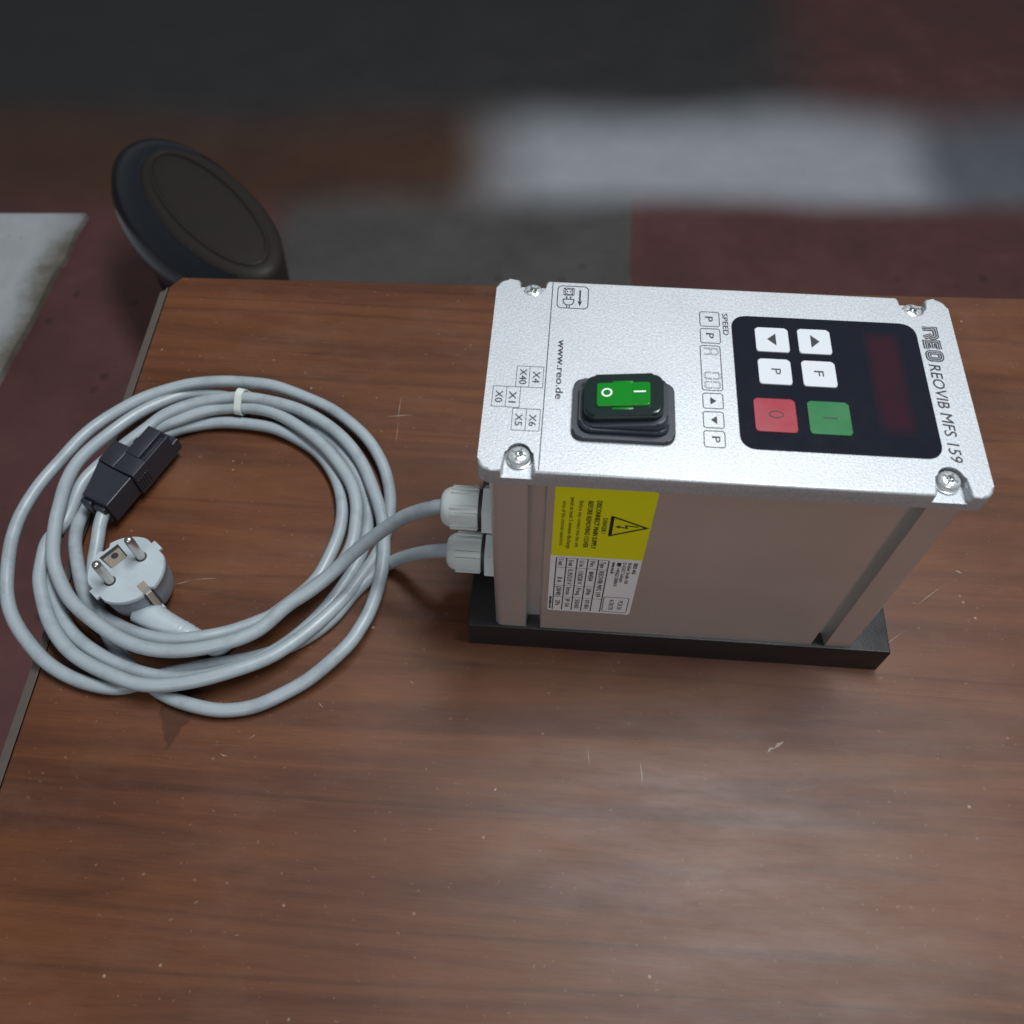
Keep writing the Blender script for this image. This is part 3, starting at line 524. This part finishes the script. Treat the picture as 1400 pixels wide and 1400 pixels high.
PS.ring(bm, 47.2, 29.5, 1.75, 0.62, 36, 1); PS.stroke(bm, [(57.4, 29.6), (61.9, 29.6)], 0.62, False, 1)
obj("rocker", bm, [M['green'], M['white'], M['greendk']], bt, True, 40)

# labels on the front of the housing
def label_sheet(name, u0, u1, z0, z1, m, corners):
    bm = bmesh.new(); r = 1.6; pts = []
    for cu, cz, a, on in ((u1-r, z1-r, 0, corners[0]), (u0+r, z1-r, 90, corners[1]), (u0+r, z0+r, 180, corners[2]), (u1-r, z0+r, 270, corners[3])):
        if on: pts += [(cu+r*math.cos(R(a+22.5*i)), cz+r*math.sin(R(a+22.5*i))) for i in range(5)]
        else: pts.append((cu+r*(1 if a in (0, 270) else -1), cz+r*(1 if a in (0, 90) else -1)))
    Mx = Matrix(((1, 0, 0, 0), (0, 0, -1, YB-0.00003), (0, 1, 0, 0), (0, 0, 0, 1)))
    prism(bm, [(a*MM, b*MM) for a, b in pts], 0.0, 0.00015, 0, 2, Mx); return obj(name, bm, m, bx)
PF = Plate(lambda u, v, h: (u*MM, YB-0.00018-h, v*MM), 0.00005)
wl = label_sheet("warning_label", 29.3, 69.0, 98.95, 153.1, M['yellow'], (1, 0, 0, 0))
bm = bmesh.new()
PF.stroke(bm, [(67.4, 126.1), (53.0, 133.6), (53.0, 118.6)], 1.0, True)
PF.stroke(bm, [(53.0, 133.6), (53.0, 118.6)], 1.5)
PF.stroke(bm, [(63.9, 126.6), (58.9, 127.2), (59.4, 125.2), (56.2, 126.0)], 0.75); PF.poly(bm, [(56.6, 127.1), (54.3, 126.1), (56.4, 124.9)])
for s_, u0, u1, v0, v1, b in (("DANGER !", 49.3, 51.3, 120.0, 132.0, .008), ("DISCONNECT MAIN SUPPLY", 46.0, 48.1, 106.9, 144.6, .012), ("BEFORE REMOVING COVER", 42.6, 44.7, 107.3, 144.0, .012), ("Before any contact into the unit", 39.1, 40.9, 107.2, 144.0, .002), ("await at least 5 minutes discharge", 35.6, 37.4, 105.8, 146.2, .002), ("time of the internal capacitors", 32.5, 34.3, 108.2, 143.2, .002)):
    PF.text(bm, s_, u0, u1, v0, v1, bold=b, res=2)
obj("printed_text", bm, M['ink'], wl)
rl = label_sheet("rating_label", 29.1, 68.9, 44.2, 98.9, M['paper'], (0, 0, 1, 1))
bm = bmesh.new()
for u in (31.65, 36.15, 40.8, 45.45, 50.05, 54.6): PF.stroke(bm, [(u+0.1, 97.2), (u-0.15, 45.6)], 0.52)
PF.stroke(bm, [(31.7, 97.2), (54.6, 97.2)], 0.22)
for z, ue in ((88.5, 54.6), (71.2, 50.05), (59.2, 54.6)): PF.stroke(bm, [(31.6, z), (ue, z)], 0.26)
PF.stroke(bm, rrect(55.4, 67.1, 46.2, 62.0, 1.2, 4), 0.36, True)
rows = [(50.9, "Type", [("REOVIB MFS 159", 87, 61.5)]), (46.4, "No.", [("804504", 86, 77), ("S/Nr.", 69.5, 62), ("071801", 57.5, 48)]), (41.7, "U in", [("110/230 V", 86, 73.5), ("Freq.", 69.5, 61.5), ("50/60", 57.5, 48)]), (37.0, "U out", [("0..95/210 V", 87, 72.5), ("Imax.", 69.5, 61), ("IP 54", 57.5, 49)]), (32.5, "I out", [("8 A", 79, 74), ("(20/40)", 70, 60.5), ("2Pa", 55.5, 50)])]
for u, a, cells in rows:
    PF.text(bm, a, u+0.3, u+2.6, 90.2, 95.6, bold=0.01, res=2)
    for s_, v1, v0 in cells: PF.text(bm, s_, u+0.3, u+2.6, v0, v1, bold=0.01, res=2)
for s_, u, v0, b in (("REO AG", 65.7, 86.3, .02), ("Brühler Straße 100", 63.2, 76.5, .006), ("D-42657 Solingen", 60.9, 77.5, .006), ("+49(0)212/8804-0", 58.5, 73.5, .006), ("www.reo.de", 56.2, 85.5, .01)):
    PF.text(bm, s_, u, u+1.7, v0, 96.0 if s_[0] != '+' else 91.0, bold=b, res=2)
PF.poly(bm, [(58.4, 95.8), (60.2, 95.8), (60.2, 93.0), (58.4, 93.0)]); PF.ring(bm, 59.4, 92.9, 0.55, 0.4)
PF.text(bm, "PC8 50", 62.4, 64.8, 49.5, 58.8, bold=.004, res=2); PF.text(bm, "4-78170", 58.2, 60.6, 48.5, 59.6, bold=.004, res=2)
PF.text(bm, "804504-01", 29.8, 30.8, 46.5, 59.0, bold=.03, res=2)
obj("printed_text", bm, M['ink'], rl)

# cable glands on the left end
def make_gland(y, z):
    Mx = Matrix(((0, 0, -1, 0.0033), (0, 1, 0, y), (1, 0, 0, z), (0, 0, 0, 1)))           # local z runs out along -x
    bm = bmesh.new(); hexa = [(0.0122*math.cos(R(60*i+20)), 0.0122*math.sin(R(60*i+20))) for i in range(6)]
    prism(bm, hexa, 0.0, 0.0072, 0.0006, 2, Mx); g = obj("cable_gland", bm, M['gland'], bx, True, 35)
    bm = bmesh.new(); lathe(bm, [(0.0094, 0.0072), (0.0094, 0.0092)], 36, Mx); obj("gap_shade", bm, M['gap_shade'], g)  # dark ring paints the shade in the gap behind the cap nut
    bm = bmesh.new(); lathe(bm, [(0.0098, 0.0090), (0.0101, 0.0093), (0.0099, 0.0218), (0.0093, 0.0238), (0.0080, 0.0258), (0.0062, 0.0269), (0.0046, 0.0271), (0.0044, 0.024)], 48, Mx)
    for k in range(6):                                                   # pairs of grip ribs, flats between
        for da in (-9, 9):
            Q = Mx @ Matrix.Rotation(R(60*k+20+da), 4, 'Z'); box(bm, 0.0094, 0.01075, -0.0006, 0.0006, 0.0095, 0.0222, 0.0003, Q)
    obj("cap_nut", bm, M['gland'], g, True, 35)
make_gland(0.0312, 0.0812); make_gland(0.0302, 0.0400)

# ------------------------------------------------------------------ the two cables
def cord(name, P, parent, r=0.00365):
    pts = catmull([Vector(p)*MM for p in P], 5)
    for _ in range(6): pts = [pts[0]]+[(a+b*2+c)/4 for a, b, c in zip(pts, pts[1:], pts[2:])]+[pts[-1]]
    kx = [random.uniform(0, 6.28) for _ in range(6)]                     # small kinks left over from being wound up
    for i, q in enumerate(pts[8:-8]):
        q.z = max(r+0.0001, q.z+0.0003*math.sin(i*0.21+kx[0])+0.0002*math.sin(i*0.47+kx[1])); q.x += 0.00022*math.sin(i*0.33+kx[2]); q.y += 0.00022*math.sin(i*0.29+kx[3])
    bm = bmesh.new(); tube(bm, pts, r, 16); return obj(name, bm, M['cable'], parent, True, 60)
ca = empty("mains_cable", "grey mains cable from the upper gland, coiled on the table, ending in a two-pin plug", "cable", (-0.19, 0.013, 0))
cord("cord", CABLE_A, ca)
pcx, pcy, pz = -0.1915, 0.0135, 0.0295; pa = R(51.8)
PM = Matrix.Translation((pcx, pcy, 0)) @ Matrix.Rotation(pa, 4, 'Z')      # local x = along the two pins, y = across
def plug_ring(s, z, n=72):
    out = []
    for i in range(n):
        t = 2*math.pi*i/n; r = 0.0197*s; x, y = r*math.cos(t), r*math.sin(t)
        x = max(-0.0183*s, min(0.0183*s, x))
        if abs(t/math.pi*180-270) < 8 or abs(t/math.pi*180-90) < 8: y *= 0.90      # slots for the earth contacts
        out.append((x, y, z))
    return out
bm = bmesh.new(); rings = [[bm.verts.new(PM @ Vector(p)) for p in plug_ring(s, z)] for s, z in ((0.70, 0.0045), (0.86, 0.0062), (0.92, 0.010), (0.95, 0.018), (0.975, 0.0268), (0.99, 0.0272))]
for a, b in zip(rings, rings[1:]):
    for i in range(72): bm.faces.new((a[i], a[(i+1) % 72], b[(i+1) % 72], b[i]))
bm.faces.new(rings[0][::-1]); bm.faces.new(rings[-1])
pg = obj("plug", bm, M['plugdk'], ca, True, 35)
bm = bmesh.new()
rings = [[bm.verts.new(PM @ Vector(p)) for p in plug_ring(s, z)] for s, z in ((1.005, 0.0272), (1.005, 0.0288), (0.985, pz))]
for a, b in zip(rings, rings[1:]):
    for i in range(72): bm.faces.new((a[i], a[(i+1) % 72], b[(i+1) % 72], b[i]))
bm.faces.new(rings[0][::-1]); bm.faces.new(rings[-1])
for s in (-1, 1): box(bm, min(s*0.0176, s*0.0203), max(s*0.0176, s*0.0203), -0.0032, 0.0032, 0.0274, pz-0.0001, 0.0002, PM)   # guide lugs
obj("face_plate", bm, M['plug'], pg, True, 35)
for s in (-1, 1):
    bm = bmesh.new(); Q = PM @ Matrix.Translation((s*0.0096, 0, 0)); lathe(bm, [(0.0024, pz-0.001), (0.0024, pz+0.0165), (0.0022, pz+0.0182), (0.0015, pz+0.0191), (0.0005, pz+0.0194)], 24, Q)
    lathe(bm, [(0.0030, pz+0.00003), (0.0030, pz+0.00012)], 28, Q, 1)
    obj("pin", bm, [M['nickel'], M['gap_shade']], pg, True, 40)
# earth contact: dark sheet paints the shaded socket opening, metal clip at the far side, bare clip at the near side
bm = bmesh.new()
prism(bm, [(-0.0050, 0.0060), (0.0052, 0.0060), (0.0058, 0.0158), (-0.0056, 0.0158)], pz+0.00002, pz+0.0001, 0, 2, PM, 1)
prism(bm, [(-0.0046, 0.0056), (0.0044, 0.0056), (0.0048, 0.0134), (-0.0048, 0.0134)], pz+0.0001, pz+0.0003, 0, 2, PM, 0)
lathe(bm, [(0.0019, pz+0.0003), (0.0019, pz+0.0004)], 20, PM @ Matrix.Translation((0.0006, 0.0107, 0)), 1)
obj("earth_contact", bm, [M['brass'], M['gap_shade']], pg)
bm = bmesh.new(); box(bm, -0.0021, 0.0021, -0.0176, -0.0128, pz-0.001, pz+0.0003, 0, PM); box(bm, -0.0017, 0.0017, -0.0194, -0.0178, 0.012, 0.0275, 0.0002, PM)
obj("earth_clip", bm, M['brass'], pg)
bm = bmesh.new(); box(bm, -0.0022, 0.0022, -0.0208, -0.0180, 0.0085, 0.0110, 0.0008, PM); obj("release_tab", bm, M['plug'], pg, True, 40)
# tapered lead-out with ridges
bm = bmesh.new(); Pl = [Vector(q) for q in LEAD]
Pl = catmull(Pl, 10); rr = []
for i in range(len(Pl)):
    t = i/(len(Pl)-1); rr.append((0.0082-0.0032*t)*(1+(0.06 if (t > 0.55 and int(t*40) % 2) else 0)))
tube(bm, Pl, rr, 20); obj("strain_relief", bm, M['plug'], pg, True, 50)

cb = empty("output_cable", "grey output cable from the lower gland, coiled on the table, ending in a black connector", "cable", (-0.215, 0.08, 0))
cord("cord", CABLE_B, cb)
CM = Matrix(((0.375*1, 0.927, 0, -0.216), (0.927, -0.375, 0, 0.057), (0, 0, 1, 0), (0, 0, 0, 1)))   # u along the connector, v across
CM = Matrix.Translation((-0.216, 0.057, 0)) @ Matrix.Rotation(math.atan2(0.927, 0.375), 4, 'Z')      # y = left of axis
def cprism(bm, pts, z0, z1, bev=0.0005, mi=0): prism(bm, [(a*MM, -b*MM) for a, b in pts], z0*MM, z1*MM, bev, 2, CM, mi)
bm = bmesh.new()
cprism(bm, [(-3, 0), (18, 0), (18, -13.5), (19.5, -24.8), (10, -21), (2, -17.8), (-3, -17.5)], 8, 24)
cprism(bm, [(18.6, -13.6), (34.8, -13.2), (34.8, -25.8), (19.6, -25)], 9, 24.6, 0.0008)
cn = obj("connector", bm, M['blackpl'], cb, True, 30)
bm = bmesh.new(); cprism(bm, [(-5.6, -2), (-3, -2), (-3, -9.5), (-5.6, -9.5)], 8.5, 20.5); cprism(bm, [(-5.8, -11.5), (-3, -11.5), (-3, -18.6), (-5.8, -18.2)], 9, 21); cprism(bm, [(-2.5, 0.15), (10, 0.15), (10, -1.2), (-2.5, -1.2)], 8, 14)
obj("cable_clamp", bm, M['blackpl'], cn, True, 30)
bm = bmesh.new(); cprism(bm, [(18.4, 1.6), (30, 1.6), (30, -12.6), (18.4, -12.6)], 8, 25.6, 0.0004); cprism(bm, [(30.05, 1.4), (50, 1.4), (50, -0.2), (30.05, -0.2)], 8, 25.4, 0.0003)
cprism(bm, [(30.05, -0.25), (49, -0.25), (49, -4.0), (30.05, -4.0)], 8, 22.8, 0.0002); cprism(bm, [(30.05, -4.05), (51.2, -4.05), (51.2, -13.4), (30.05, -13.4)], 8, 25.7, 0.0004)
obj("contact_insert", bm, M['blackpl'], cn, True, 30)
bm = bmesh.new(); cprism(bm, [(50, 0.2), (55.5, 0.2), (55.5, -10.5), (51.3, -10.5), (51.3, -4.4), (50, -4.4)], 7, 15.5, 0.0005); obj("socket_shroud", bm, M['blackpl'], cn, True, 30)
bm = bmesh.new(); cprism(bm, [(38, -13.4), (46, -13.4), (46, -15.4), (43.5, -15.4), (43.5, -18.5), (40, -18.5), (40, -15.4), (38, -15.4)], 14, 20.5, 0.0003); cprism(bm, [(47.5, -13), (51.5, -13), (50.5, -15.6), (48.5, -15.2)], 14, 21, 0.0003)
obj("latch", bm, M['blackpl'], cn, True, 30)
for k in range(5):
    bm = bmesh.new(); u0 = 19.5+k*1.9; cprism(bm, [(u0, 2.0), (u0+0.8, 2.0), (u0+0.8, 1.5), (u0, 1.5)], 10, 20, 0.0001); obj("rib", bm, M['blackpl'], cn)

# ------------------------------------------------------------------ cable tie
def tie_loop():
    c = Vector(TIE_C)*MM; t = Vector((0.985, -0.17, 0)).normalized(); n = Vector((-t.y, t.x, 0))
    return c, t, n, TIE_PROF
c, t_, n_, prof = tie_loop(); prof = [Vector((a, b, 0)) for a, b in prof]
bm = bmesh.new(); hw = 0.0023; th = 0.0011; N = len(prof); rg = []
cen = Vector((0, 10, 0))
for p in prof:
    o_ = (p-cen).normalized()
    def W3(q, s): return c+n_*q.x*MM+Vector((0, 0, 1))*q.y*MM+t_*s
    rg.append([bm.verts.new(W3(p, -hw)), bm.verts.new(W3(p, hw)), bm.verts.new(W3(p+o_*th*1000, hw*0.92)), bm.verts.new(W3(p+o_*th*1000, -hw*0.92))])
for i in range(N):
    a, b = rg[i], rg[(i+1) % N]
    for k in range(4): bm.faces.new((a[k], a[(k+1) % 4], b[(k+1) % 4], b[k]))
to = obj("cable_tie", bm, M['tie'], None, True, 30)
tag(to, "small white nylon cable tie holding the coiled grey cables together", "cable tie")
